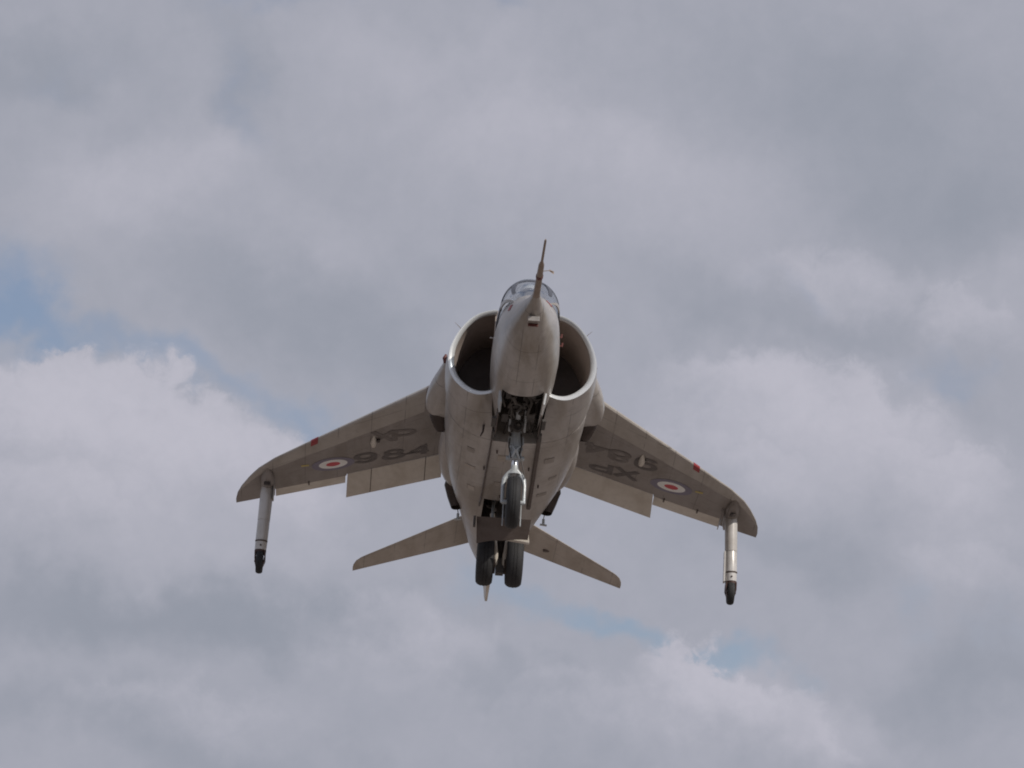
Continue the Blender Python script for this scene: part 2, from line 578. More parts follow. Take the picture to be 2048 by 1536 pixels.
def smooth_pts(P, k=3):
    """Catmull-Rom refinement of an open polyline"""
    P = [Vector(p) for p in P]
    out = []
    for i in range(len(P) - 1):
        p0, p1, p2, p3 = P[max(i - 1, 0)], P[i], P[i + 1], P[min(i + 2, len(P) - 1)]
        for j in range(k):
            t = j / k
            out.append(.5 * ((2 * p1) + (p2 - p0) * t + (2 * p0 - 5 * p1 + 4 * p2 - p3) * t * t + (3 * p1 - p0 - 3 * p2 + p3) * t ** 3))
    out.append(P[-1])
    return out


def body_half(y, n, inset=.004):
    """right half outline of the fuselage at y, from the top to the belly, as n points"""
    w, zt, zb, zm, nt, nb = interp(BODY, y)
    out = []
    for k in range(n):
        a = math.pi / 2 * 0.86 - math.pi * 0.86 * k / (n - 1) * 1.0
        c, s_ = math.cos(a), math.sin(a)
        e = nt if s_ > 0 else nb
        h = (zt - zm) if s_ > 0 else (zm - zb)
        out.append(Vector(((w - inset) * sgp(c, 2 / e), y, zm + (h - inset) * sgp(s_, 2 / e))))
    return out


for s_ in (-1, 1):
    P0 = dring(1, 1, 2.80)
    nP = len(P0)
    Bh = body_half(3.80, nP)
    seq = []
    # duct, from the engine face forward to the throat
    for y, k in ((3.78, .80), (3.4, .83), (3.1, .88), (2.93, .925)):
        seq.append(('d', dring(k, k * 1.015, y)))
    # rolled lip
    for a in range(0, 91, 15):
        ca, sa = math.cos(R(a)), math.sin(R(a))
        ring = []
        for p in P0:
            rr = .070 - .025 * min(max((p.z - .05) / .5, 0), 1)
            k = 1 - (rr / .56) * ca
            ring.append(Vector((LC[0] + (p.x - LC[0]) * k, 2.86 - .055 * sa, LC[1] + (p.z - LC[1]) * k)))
        seq.append(('l', ring))
    # outer skin growing into the fuselage outline
    for t in (.012, .06, .15, .28, .42, .58, .75, .9, 1.0):
        e = t * t * (3 - 2 * t)
        y = 2.81 + .99 * t
        seq.append(('o', [Vector((a.x + (b.x - a.x) * e, y, a.z + (b.z - a.z) * e)) + Vector(((a.x - .3) * .05 * math.sin(math.pi * t), 0, 0)) for a, b in zip(P0, Bh)]))
    rr_ = [(t, [Vector((p.x * s_, p.y, p.z)) for p in smooth_pts(r, 3)]) for t, r in seq]
    def part(lo, hi, name, mat, par):
        return MB().rings([r for _, r in rr_[lo:hi]], False, (False, False)).build(name, mat, par, 60)
    cowl = part(10, len(rr_), 'intake_cowl', PAINT, jet)
    part(4, 11, 'intake_lip', LIP, cowl)
    part(0, 5, 'intake_duct', DUCT, cowl)
    # engine face at the end of the duct
    face = rr_[0][1]
    MB().add([p + Vector((0, -.004, 0)) for p in face], [tuple(range(len(face)))]).build('engine_face', BROWN, cowl, 0)
    # fuselage side inside the intake
    MB().box((s_ * .338, 3.32, .17), (.03, .90, 1.06)).build('duct_inner_wall', DUCT, cowl, 0)
    # small aerial on the cowl
    MB().tube([(s_ * .74, 3.1, .52), (s_ * .83, 3.08, .60)], [.004, .002], 6).build('aerial', PROBE, cowl)

# ---- cold (front) nozzle fairings
for s_ in (-1, 1):
    tab = [  # y, x outer, z top, z bottom
        (3.62, .885, .40, .30), (3.75, .93, .41, .19), (3.95, 1.00, .38, .07), (4.15, 1.07, .32, -.01), (4.38, 1.105, .26, -.065), (4.54, 1.10, .22, -.085), (4.62, 1.07, .18, -.085)]
    rings = []
    for y in np.linspace(3.62, 4.62, 14):
        xo, zt, zb = interp(tab, y)
        ring = []
        for k in range(24):
            a = 2 * math.pi * k / 24
            ring.append(Vector((s_ * max(.79, .62 + (xo - .62) * sgp(math.cos(a), 2 / 2.7)), y, (zt + zb) / 2 + (zt - zb) / 2 * sgp(math.sin(a), 2 / 2.7))))
        rings.append(ring)
    fr_ = MB().rings(rings).build('front_nozzle_fairing', PAINT, jet)
    # solid dark red-brown plug stands in for the dark gap ahead of the fairing
    MB().tube([(s_ * .905, 3.605, .38), (s_ * .915, 3.60, .33), (s_ * .91, 3.61, .27)], [.012, .030, .018], 12).build('fairing_gap_dark', REDBR, fr_)
    # the nozzle, swivelled down
    nz = MB()
    pts = [(s_ * .80, 4.40, .08), (s_ * .88, 4.60, .08), (s_ * .90, 4.72, .0), (s_ * .87, 4.78, -.11), (s_ * .855, 4.80, -.17)]
    nz.tube(pts, [.13, .15, .145, .115, .085], 20, (True, False))
    nz.tube([(s_ * .855, 4.80, -.17), (s_ * .865, 4.79, -.10)], [.07, .065], 20, (False, True))
    nz.build('front_nozzle', DARKM, jet)
    for k in (-1, 0, 1):
        MB().box((s_ * .855 + k * .035, 4.80, -.155), (.008, .12, .03)).build('nozzle_vane', DARKM, jet)

# ---- rear fairings and hot nozzles
for s_ in (-1, 1):
    tab = [(5.0, .80, .32, -.16), (5.4, .87, .32, -.22), (5.9, .89, .30, -.26), (6.4, .86, .26, -.26), (6.8, .80, .22, -.22), (7.0, .74, .18, -.16)]
    rings = []
    for y in np.linspace(5.0, 7.0, 16):
        xo, zt, zb = interp(tab, y)
        rings.append([Vector((s_ * (.45 + (xo - .45) * sgp(math.cos(2 * math.pi * k / 24), 2 / 2.5)), y,
                              (zt + zb) / 2 + (zt - zb) / 2 * sgp(math.sin(2 * math.pi * k / 24), 2 / 2.5))) for k in range(24)])
    MB().rings(rings).build('rear_nozzle_fairing', PAINT, jet)
    nz = MB()
    pts = [(s_ * .52, 6.80, .0), (s_ * .58, 7.0, -.02), (s_ * .615, 7.12, -.09), (s_ * .60, 7.14, -.22), (s_ * .585, 7.12, -.37)]
    nz.tube(pts, [.16, .165, .15, .115, .075], 20, (True, False))
    nz.tube([(s_ * .585, 7.12, -.37), (s_ * .59, 7.12, -.27)], [.075, .07], 20, (False, True))
    nz.build('rear_nozzle', DARKM, jet)
    hs = MB().box((s_ * .565, 7.22, -.38), (.012, .03, .22), euler(0, s_ * 9, 0))
    hs.build('heat_shield_strut', STEEL, jet)
    MB().box((s_ * .56, 7.22, -.50), (.09, .05, .012), euler(0, s_ * 6, 0)).tube([(s_ * .56, 7.22, -.50), (s_ * .56, 7.22, -.42)], .018, 8).build('nozzle_bracket', STEEL, jet)

# ---- wings
LE = [(.3, 4.42), (1.1, 5.22), (2.48, 6.58), (3.0, 7.11), (3.2, 7.40), (3.31, 7.64), (3.43, 8.0), (3.49, 8.26), (3.515, 8.50)]
TE = [(.3, 7.95), (.75, 8.08), (2.05, 8.42), (3.0, 8.60), (3.515, 8.69)]


def lin(tab, x):
    return float(np.interp(x, [t[0] for t in tab], [t[1] for t in tab]))


def wz(x):
    return .62 - .2126 * (x - .7)


def yt(u, tc_):
    u = min(max(u, 0), 1)
    return 5 * tc_ * (.2969 * math.sqrt(u) - .126 * u - .3516 * u * u + .2843 * u ** 3 - .1036 * u ** 4)


def wing_tc(x):
    return .085 - .005 * x


def wlow(x, y):
    """height of the wing's lower skin"""
    x = abs(x)
    le, te = lin(LE, x), lin(TE, x)
    c = te - le
    return wz(x) - yt((y - le) / c, wing_tc(x)) * c


def wsec(x, u0, u1, n=14):
    le, te = lin(LE, x), lin(TE, x)
    c = te - le
    us = [u0 + (u1 - u0) * (1 - math.cos(math.pi / 2 * i / n)) if u0 == 0 else u0 + (u1 - u0) * i / n for i in range(n + 1)]
    up = [Vector((x, le + u * c, wz(x) + yt(u, wing_tc(x)) * c)) for u in us]
    lo = [Vector((x, le + u * c, wz(x) - yt(u, wing_tc(x)) * c)) for u in us]
    if u0 == 0:
        return up[::-1] + lo[1:]
    return up[::-1] + lo


def hinge_u(x):
    le, te = lin(LE, x), lin(TE, x)
    if x <= 2.055: d = .41
    elif x <= 3.0: d = .33
    else: return 1.0
    return 1 - d / (te - le)


def mirror(pts, s_):
    return [Vector((p.x * s_, p.y, p.z)) for p in pts]


def place_stroke(mb, pts, width, s_, cx, cy, ang, h, mi=0, off=.004):
    """a painted stroke as a ribbon lying on the lower wing skin; pts in letter space"""
    fine_ = []
    for i in range(len(pts) - 1):
        a, b = Vector(pts[i]), Vector(pts[i + 1])
        k = max(1, int((b - a).length * h / .03))
        for j in range(k):
            fine_.append(a.lerp(b, j / k))
    fine_.append(Vector(pts[-1]))
    L, Rr = [], []
    ca, sa = math.cos(ang), math.sin(ang)
    closed = (Vector(pts[0]) - Vector(pts[-1])).length < 1e-6
    n = len(fine_)
    for i, p in enumerate(fine_):
        a = fine_[i - 1] if i > 0 else (fine_[n - 2] if closed else None)
        b = fine_[i + 1] if i < n - 1 else (fine_[1] if closed else None)
        da = (p - a).normalized() if a is not None else None
        db = (b - p).normalized() if b is not None else None
        if da is None: da = db
        if db is None: db = da
        t = (da + db)
        t = t.normalized() if t.length > 1e-6 else da
        nn = Vector((-t.y, t.x))
        m = 1 / max(.45, nn.dot(Vector((-da.y, da.x))))
        for lst, sg in ((L, 1), (Rr, -1)):
            qv = (p + nn * (sg * width / 2 / h * m)) * h
            wx = cx + qv.x * ca - qv.y * sa
            wy = cy - (qv.x * sa + qv.y * ca)
            lst.append(Vector((wx, wy, wlow(wx, wy) - off)))
    vs = L + Rr
    fs = [(i, i + 1, n + i + 1, n + i) for i in range(n - 1)]
    mb.add(vs, fs, mi)


def arc(cx, cy, rx, ry, a0, a1, n=14):
    return [(cx + rx * math.cos(R(a0 + (a1 - a0) * i / n)), cy + ry * math.sin(R(a0 + (a1 - a0) * i / n))) for i in range(n + 1)]


GLYPH = {   # letter height 1, centred, baseline at -.5
    'X': [[(-.30, .44), (.30, -.44)], [(-.30, -.44), (.30, .44)]],
    'P': [[(-.27, -.44), (-.27, .40), (.04, .40)] + arc(.04, .19, .21, .21, 90, -90)[1:] + [(-.22, -.02)]],
    '9': [arc(0, .17, .25, .25, 0, 360, 24), [(.25, .17), (.25, -.12)] + arc(0, -.14, .25, .27, 0, -155)[1:]],
    '8': [arc(0, .22, .20, .20, 0, 360, 22), arc(0, -.20, .25, .23, 0, 360, 24)],
    '4': [[(.27, -.18), (-.28, -.18), (.12, .42), (.12, -.44)]],
}

NS = {1: 'wing', -1: 'wing'}
for s_ in (-1, 1):
    xs = [.30, .55, .78, 1.1, 1.5, 1.9, 2.053, 2.058, 2.4, 2.7, 2.998, 3.003, 3.1, 3.2, 3.27, 3.33, 3.38, 3.43, 3.46, 3.49, 3.505, 3.515]
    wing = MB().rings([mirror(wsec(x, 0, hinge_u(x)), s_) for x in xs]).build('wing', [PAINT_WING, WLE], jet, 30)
    for p in wing.data.polygons:     # paler tone along the front of the wing
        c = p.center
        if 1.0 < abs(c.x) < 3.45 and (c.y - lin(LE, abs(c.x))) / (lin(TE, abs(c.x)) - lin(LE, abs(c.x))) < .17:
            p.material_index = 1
    # flap, lowered
    def drooped(x, u0, ang, n=8):
        sec = wsec(x, u0 + .004, 1.0, n)
        le, te = lin(LE, x), lin(TE, x)
        hy = le + u0 * (te - le)
        hz = wlow(x, hy) + .012
        ca, sa = math.cos(ang), math.sin(ang)
        out = []
        for p in sec:
            dy, dz = p.y - hy, p.z - hz
            out.append(Vector((p.x, hy + dy * ca + dz * sa, hz - dy * sa + dz * ca)))
        return out
    def flap_piece(x0, x1, name, ang, mat, n=5):
        return MB().rings([mirror(drooped(x, hinge_u(min(x, 2.05) if x < 2.056 else x), ang), s_) for x in np.linspace(x0, x1, n)]).build(name, mat, jet, 30)
    if s_ < 0:
        flap_piece(.80, 1.015, 'flap', R(37), FLAP)
        flap_piece(1.025, 1.725, 'flap', R(37), FLAP)
        flap_piece(1.735, 2.045, 'flap', R(37), FLAP)
        for x in (1.02, 1.73):       # dark seals in the joints between the flap sections
            a_, b_ = [drooped(xx, hinge_u(xx), R(37)) for xx in (x - .008, x + .008)]
            def slim(sec):
                c_ = sum(sec, Vector((0, 0, 0))) / len(sec)
                return [Vector((p.x, c_.y + (p.y - c_.y) * .985, c_.z + (p.z - c_.z) * .985)) for p in sec]
            MB().rings([mirror(slim(a_), s_), mirror(slim(b_), s_)]).build('flap_seal', DARKM, jet, 0)
    else:
        flap_piece(.82, 2.045, 'flap', R(37), FLAP, 9)
    flap_piece(2.07, 2.99, 'aileron', R(5 if s_ > 0 else 2), FLAP)
    # hinge brackets on the aileron line
    for x in ((2.20, 2.66) if s_ > 0 else (2.55,)):
        y = lin(TE, x) - .34
        MB().box((s_ * x, y, wlow(x, y) - .004), (.018, .12, .03)).build('hinge_bracket', BROWN, wing)
    # red band round the leading edge
    band = []
    for x in (2.44, 2.47, 2.50, 2.53):
        le, te = lin(LE, x), lin(TE, x)
        c = te - le
        us = [.05 * (i / 5) ** 1.6 for i in range(6)]
        up = [Vector((x, le + u * c - .003, wz(x) + yt(u, wing_tc(x)) * c + .003)) for u in us]
        lo = [Vector((x, le + u * c - .003, wz(x) - yt(u, wing_tc(x)) * c - .003)) for u in us]
        band.append(mirror(up[::-1] + lo[1:], s_))
    MB().rings(band, False, (False, False)).build('leading_edge_band', DULLRED, wing)
    # roundel
    rcx, rcy = (s_ * 2.235, 7.445)
    nr = 48
    vs, fs, ms = [], [], []
    radii = [0.0, .045, .092, .14, .186, .23, .278]
    rm = [1, 1, 0, 0, 2, 2]
    for i in range(len(radii)):
        for k in range(nr):
            a = 2 * math.pi * k / nr
            x, y = rcx + radii[i] * math.cos(a), rcy + radii[i] * math.sin(a)
            vs.append((x, y, wlow(x, y) - .0035))
    for i in range(len(radii) - 1):
        for k in range(nr):
            if i == 0:
                fs.append((0, nr + k, nr + (k + 1) % nr))
            else:
                fs.append((i * nr + k, i * nr + (k + 1) % nr, (i + 1) * nr + (k + 1) % nr, (i + 1) * nr + k))
            ms.append(rm[i])
    new_obj('roundel', vs, fs, [WHITE, RED, BLUEM], wing, 30, ms)
    # serial number
    if s_ < 0:
        rows = [('9', -1.82, 7.36), ('8', -1.45, 7.37), ('4', -1.11, 7.34), ('X', -1.60, 6.54), ('P', -1.33, 6.56), ]
        ang = R(0)
    else:
        rows = [('9', 1.84, 6.80), ('8', 1.48, 6.76), ('4', 1.14, 6.70), ('P', 1.29, 7.43), ('X', 1.63, 7.42)]
        ang = R(180)
    for ch, x, y in rows:
        mb = MB()
        for si, st in enumerate(GLYPH[ch]):
            place_stroke(mb, st, .082, s_, x, y, ang, .46, 0, .004 + .0012 * si)
        mb.build('serial_letter', FADED if (s_ < 0 and ch in 'XP') or (s_ > 0 and ch in '48') else BLACK, wing, 30)
    # small pale fairing under the wing
    x, y = s_ * (1.72 if s_ < 0 else 1.77), 6.66
    z = wlow(x, y)
    hp = MB().tube([(x, y - .17, z + .015), (x, y - .12, z - .01), (x, y - .02, z - .035), (x, y + .10, z - .03), (x, y + .19, z + .015)], [.005, .026, .042, .034, .006], 14)
    hp.build('wing_fairing', FLAP, wing)
    MB().box((x + .055, y - .02, z - .005), (.05, .09, .02)).build('fairing_slot', DARKM, wing)
    # little yellow stencil
    x, y = s_ * 2.60, 7.37
    MB().add([(x + a, y + b, wlow(x + a, y + b) - .0035) for a, b in ((-.05, -.03), (.05, -.03), (.05, .03), (-.05, .03))], [(0, 1, 2, 3)]).build('stencil_mark', YELLOW, wing, 0)

# ---- tailplanes
TLE = [(.15, 9.78), (.40, 9.97), (1.72, 10.97), (1.80, 11.04), (1.87, 11.15), (1.905, 11.30), (1.915, 11.42)]
TTE = [(.15, 11.25), (.40, 11.32), (1.915, 11.60)]
for s_ in (-1, 1):
    rings = []
    for x in (.15, .4, .8, 1.3, 1.6, 1.72, 1.76, 1.80, 1.84, 1.87, 1.89, 1.905, 1.915):
        le, te = lin(TLE, x), lin(TTE, x)
        c = te - le
        zc = .425 - .268 * (x - .7)
        us = [(1 - math.cos(math.pi / 2 * i / 12)) for i in range(13)]
        up = [Vector((s_ * x, le + u * c, zc + yt(u, .06) * c)) for u in us]
        lo = [Vector((s_ * x, le + u * c, zc - yt(u, .06) * c)) for u in us]
        rings.append(up[::-1] + lo[1:])
    tp = MB().rings(rings).build('tailplane', TAILP, jet, 30)
    if s_ > 0:
        MB().lathe((.80, 10.92, .36), (0, 0, 1), [(.0, -.0), (.05, -.0), (.05, .02), (.0, .02)], 16).build('access_cap', BROWN, tp)

# ---- fin, rudder, ventral fin


def plate(pts, t0, t1, name, mat, par, smooth=30):
    """vertical blade through (y, z) points, tapering in thickness from the first to the last point's height"""
    zs = [p[1] for p in pts]
    lo, hi = min(zs), max(zs)
    vs = []
    for s_ in (-1, 1):
        for y, z in pts:
            t = t0 + (t1 - t0) * (z - lo) / (hi - lo)
            vs.append((s_ * t, y, z))
    n = len(pts)
    fs = [tuple(range(n)), tuple(range(n, 2 * n))] + [(i, (i + 1) % n, n + (i + 1) % n, n + i) for i in range(n)]
    return new_obj(name, vs, fs, mat, par, smooth)


plate([(8.6, .70), (9.9, .85), (10.9, 1.72), (11.25, 1.75), (11.15, .55), (10.0, .55)], .06, .02, 'tail_fin', PAINT, jet)
plate([(11.16, .62), (11.26, 1.73), (11.75, 1.72), (11.62, .62)], .04, .015, 'rudder', PAINT, jet)
plate([(9.4, -.16), (10.6, -.25), (11.25, -.33), (11.38, -.24), (11.45, .15), (10.8, .2)], .016, .075, 'ventral_fin', FLAP, jet)

# ---- canopy
CAN = [  # y, half width, base z, top z
    (1.02, .20, .07, .16), (1.12, .26, .11, .27), (1.25, .30, .14, .385), (1.45, .335, .15, .52), (1.7, .350, .15, .655), (2.0, .358, .16, .75),
    (2.35, .355, .18, .795), (2.7, .335, .25, .80), (3.0, .30, .38, .785), (3.2, .26, .5, .76)]


def can_pt(y, a, out=0.0):
    """a: 0 = right sill, 180 = left sill"""
    w, b, t = interp(CAN, y)
    c, s2 = math.cos(R(a)), math.sin(R(a))
    return Vector(((w + out) * sgp(c, 2 / 2.15), y, b + (t - b + out) * sgp(max(s2, 0), 2 / 2.15)))


def can_patch(y0, y1, a0, a1, name, mat, out=0.0, ny=14, na=20, par=jet, thick=0.0):
    v_, f_ = [], []
    layers = [out] if not thick else [out, out + thick]
    for lo in layers:
        for i in range(ny + 1):
            for j in range(na + 1):
                v_.append(can_pt(y0 + (y1 - y0) * i / ny, a0 + (a1 - a0) * j / na, lo))
    W = na + 1
    K = (ny + 1) * W
    for L in range(len(layers)):
        for i in range(ny):
            for j in range(na):
                f_.append((L * K + i * W + j, L * K + i * W + j + 1, L * K + (i + 1) * W + j + 1, L * K + (i + 1) * W + j))
    if thick:
        edge = [(0, j) for j in range(na + 1)] + [(i, na) for i in range(1, ny + 1)] + [(ny, j) for j in range(na - 1, -1, -1)] + [(i, 0) for i in range(ny - 1, 0, -1)]
        for k in range(len(edge)):
            a, b = edge[k], edge[(k + 1) % len(edge)]
            f_.append((a[0] * W + a[1], b[0] * W + b[1], K + b[0] * W + b[1], K + a[0] * W + a[1]))
    return new_obj(name, v_, f_, mat, par, 35)


ws = can_patch(1.02, 1.47, 0, 180, 'windscreen', glass)
cn = can_patch(1.50, 3.2, 0, 180, 'canopy', glass, ny=26)
can_patch(1.46, 1.53, 0, 180, 'windscreen_arch', FRAME, -.012, 2, 30, ws, .02)
for s_ in (-1, 1):
    st = []
    for i in range(11):
        t = i / 10
        y = 1.13 + .34 * t
        a = 40 + 19 * t
        w_ = 6.0
        if s_ < 0:
            st.append([can_pt(y, 180 - a - w_, -.012), can_pt(y, 180 - a + w_, -.012), can_pt(y, 180 - a + w_, .010), can_pt(y, 180 - a - w_, .010)])
        else:
            st.append([can_pt(y, a - w_, -.012), can_pt(y, a + w_, -.012), can_pt(y, a + w_, .010), can_pt(y, a - w_, .010)])
    MB().rings(st).build('windscreen_post', FRAME, ws, 20)
can_patch(1.53, 3.1, 0, 7, 'canopy_rail', FRAME, -.008, 20, 2, cn, .018)
can_patch(1.53, 3.1, 173, 180, 'canopy_rail', FRAME, -.008, 20, 2, cn, .018)
can_patch(2.62, 2.70, 0, 180, 'canopy_hoop', FRAME, -.012, 2, 30, cn, .016)
can_patch(1.02, 1.46, 0, 9, 'windscreen_sill', PAINT, -.006, 10, 2, ws, .016)
can_patch(1.02, 1.46, 171, 180, 'windscreen_sill', PAINT, -.006, 10, 2, ws, .016)
# coaming, gunsight, seat
MB().rings([section(y, .24, zt, .0, .02, 2.2, 2, 24) for y, zt in ((1.2, .14), (1.35, .26), (1.5, .29), (1.53, .26))]).build('instrument_coaming', SEATM, jet)
MB().box((0, 1.46, .31), (.07, .05, .08)).box((0, 1.44, .36), (.09, .008, .07), euler(35, 0, 0)).build('gunsight', FRAME, jet)
seat = MB().box((0, 2.26, .12), (.40, .14, .75), euler(-14, 0, 0)).box((0, 1.94, -.04), (.40, .45, .12)).build('ejection_seat', SEATM, jet, 30)
MB().box((0, 2.34, .56), (.30, .12, .20), euler(-14, 0, 0)).tube([(-.12, 2.33, .67), (0, 2.31, .69), (.12, 2.33, .67)], .03, 10).build('headrest', SEATM, seat, 50)

# ---- nose probe, nozzle, pins
pr = MB().tube([(0, -1.62, -.262), (0, -1.58, -.262), (0, -1.02, -.262)], [.008, .013, .015], 10)
pr.tube([(0, -1.02, -.262), (0, -.92, -.262), (0, -.55, -.262), (0, -.10, -.262), (0, .06, -.26)], [.015, .032, .036, .040, .058], 16)
pb = pr.build('nose_probe', PROBE, jet)
MB().tube([(0, -.70, -.25), (.09, -.66, -.215), (.145, -.64, -.215)], [.005, .004, .004], 6).add(
    [(.10, -.66, -.20), (.155, -.62, -.205), (.155, -.62, -.24), (.10, -.66, -.222)], [(0, 1, 2, 3)]).build('yaw_vane', PROBE, pb)
MB().tube([(0, -.62, -.262), (0, -.57, -.262)], .041, 16).build('probe_ring', REDBR, pb)
nn = MB().box((0, .34, -.405), (.13, .20, .05), euler(13, 0, 0)).build('nose_nozzle_fairing', PAINT, nose, 20)
MB().box((0, .435, -.432), (.115, .02, .028)).build('nozzle_slot', REDBR, nose, 0)
for x, y, z, L_ in ((.345, 1.90, .03, .10), (.365, 2.06, -.015, .10)):
    MB().tube([(x - .03, y, z), (x + .055, y - .005, z - .006)], .0095, 8).tube([(x + .055, y, z - .01), (x + .06, y - .01, z + .035)], .012, 8).build('sensor_pin', REDBR, nose)
MB().tube([(-.36, 2.0, .0), (-.43, 1.99, .0)], .007, 8).build('sensor_pin', CHROME, nose)
for s_ in (-1, 1):
    w_, zt_, zb_, zm_, _, _ = interp(NOSE, .95)
    v_ = []
    for y in (.90, .94, .98, 1.01):
        for a in ((24, 31, 38) if s_ < 0 else (40, 49, 58)):
            w_, zt_, zb_, zm_, e1, e2 = interp(NOSE, y)
            v_.append((s_ * (w_ + .004) * sgp(math.cos(R(a)), 2 / e1), y, zm_ + (zt_ - zm_ + .004) * sgp(math.sin(R(a)), 2 / e1)))
    f_ = [(i * 3 + j, i * 3 + j + 1, (i + 1) * 3 + j + 1, (i + 1) * 3 + j) for i in range(3) for j in range(2)]
    new_obj('warning_mark', v_, f_, DULLRED, nose, 30)

# ---- belly strakes and blade aerial
for s_, w_ in ((-1, .012), (1, .03)):
    v_ = []
    ys = np.linspace(3.65, 6.35, 12)
    st = []
    for i, y in enumerate(ys):
        t = i / 11
        x = s_ * (.285 + .03 * t)
        z0 = -.60 + .02 * t
        d = .085 * min(1, 6 * t, 6 * (1 - t)) + .02
        st.append([Vector((x - w_, y, z0)), Vector((x + w_, y, z0)), Vector((x + w_ * .6, y, z0 - d)), Vector((x - w_ * .6, y, z0 - d))])
    MB().rings(st).build('belly_strake', BROWN, body, 20)
MB().tube([(-.40, 3.46, -.55), (-.405, 3.47, -.63), (-.43, 3.53, -.67)], [.014, .012, .008], 8).build('blade_aerial', DARKM, body)

# ---- small access panels, drains and lights under the fuselage


def belly_z(x, y):
    w_, zt_, zb_, zm_, e1, e2 = interp(BODY, y)
    return zm_ - (zm_ - zb_) * (1 - min(abs(x) / w_, .999) ** e2) ** (1 / e2)


random.seed(11)
for x, y, a_, b_ in ((-.52, 4.3, .09, .13), (-.50, 4.9, .13, .10), (.46, 4.45, .12, .16), (.55, 5.2, .09, .09), (-.12, 4.35, .12, .18), (.10, 4.9, .10, .10), (-.14, 5.3, .08, .12), (.45, 5.8, .12, .12), (-.46, 5.7, .10, .16), (.12, 5.5, .07, .07)):
    vs, n = [], 5
    for lay in (.003, .0065):
        for i in range(n):
            for j in range(n):
                xx, yy = x + a_ * (i / (n - 1) - .5), y + b_ * (j / (n - 1) - .5)
                vs.append((xx, yy, belly_z(xx, yy) - (.0075 if lay > .005 else -.002)))
    K = n * n
    fs = [(L * K + i * n + j, L * K + i * n + j + 1, L * K + (i + 1) * n + j + 1, L * K + (i + 1) * n + j) for L in (0, 1) for i in range(n - 1) for j in range(n - 1)]
    ed = [i * n for i in range(n)] + [(n - 1) * n + j for j in range(1, n)] + [i * n + n - 1 for i in range(n - 2, -1, -1)] + list(range(n - 2, 0, -1))
    fs += [(ed[k], ed[(k + 1) % len(ed)], K + ed[(k + 1) % len(ed)], K + ed[k]) for k in range(len(ed))]
    new_obj('access_panel', vs, fs, random.choice((PANEL, PANEL, TAILP)), body, 20)
for x, y in ((-.20, 4.1), (.22, 4.65), (-.33, 4.75), (.05, 5.15), (.38, 5.35), (-.08, 5.75)):
    z = belly_z(x, y)
    MB().tube([(x, y, z + .02), (x, y + .02, z - .035)], [.014, .009], 8).build('drain_pipe', BROWN, body)

# ---- nose wheel bay doors and equipment
for s_ in (-1, 1):
    MB().box((s_ * .262, 2.34, -.655), (.02, .36, .14), euler(0, s_ * 8, 0)).build('nose_gear_door', LIP if s_ > 0 else STEEL, nose, 20)
    MB().box((s_ * .262, 3.10, -.625), (.016, .70, .07), euler(0, s_ * 6, 0)).build('nose_gear_door', BROWN, nose, 20)
eq = MB()
random.seed(3)
for k in range(26):
    x = random.uniform(-.2, .2)
    y = random.uniform(2.3, 3.55)
    L_ = random.uniform(.06, .5)
    eq.tube([(x, y, random.uniform(-.62, -.42)), (x + random.uniform(-.08, .08), y + L_ * .5, random.uniform(-.6, -.42)), (x + random.uniform(-.05, .05), y + L_, random.uniform(-.62, -.45))], random.uniform(.008, .022), 8)
sel(eq.build('bay_pipework', BAYP, nose), kind='stuff')
for k, (x, y, z, sx, sy, sz) in enumerate(((-.12, 2.5, -.44, .13, .25, .14), (.10, 2.62, -.42, .14, .2, .12), (-.02, 2.95, -.42, .2, .2, .1), (.15, 3.2, -.45, .09, .3, .16), (-.16, 3.2, -.46, .08, .26, .16))):
    MB().box((x, y, z), (sx, sy, sz)).build('equipment_box', BAYP if k % 2 else BAY, nose, 20)
MB().lathe((0, 3.30, -.60), (0, -1, -.25), [(.0, .0), (.07, .0), (.078, .05), (.05, .06), (.045, .03), (.0, .03)], 24).build('landing_lamp', BAY, nose)
for s_ in (-1, 1):
    MB().box((s_ * .30, 3.05, -.648), (.045, .30, .03)).build('door_hinge_recess', BAY, nose, 20)
    MB().box((s_ * .285, 3.5, -.652), (.035, .24, .03)).build('door_hinge_recess', BAY, nose, 20)


def wheel(name, c, r, w, par, rim=.55, shoulder=.32):
    """tyre with a rim inside it"""
    prof = []
    h = w / 2
    pr_ = [(rim * r, -h * .72), (rim * r + .02, -h * .86), (r * .76, -h), (r * .86, -h * .97), (r * .93, -h * .80), (r * .975, -h * .52), (r * .992, -h * .30), (r * .992, -h * .24), (r * .982, -h * .22), (r * .982, -h * .16), (r, -h * .14), (r, h * .14), (r * .982, h * .16), (r * .982, h * .22), (r * .992, h * .24), (r * .992, h * .30), (r * .975, h * .52), (r * .93, h * .80), (r * .86, h * .97), (r * .76, h), (rim * r + .02, h * .86), (rim * r, h * .72)]
    rim_o = MB().lathe(c, (1, 0, 0), [(.03, -h * .5), (rim * r * .6, -h * .35), (rim * r * .95, -h * .7), (rim * r + .004, -h * .7), (rim * r + .004, h * .7), (rim * r * .95, h * .7), (rim * r * .6, h * .35), (.03, h * .5)], 32).build(name, HUB, par)
    MB().lathe(c, (1, 0, 0), pr_, 40).build('tyre', RUBBER, rim_o, 50)
    return rim_o


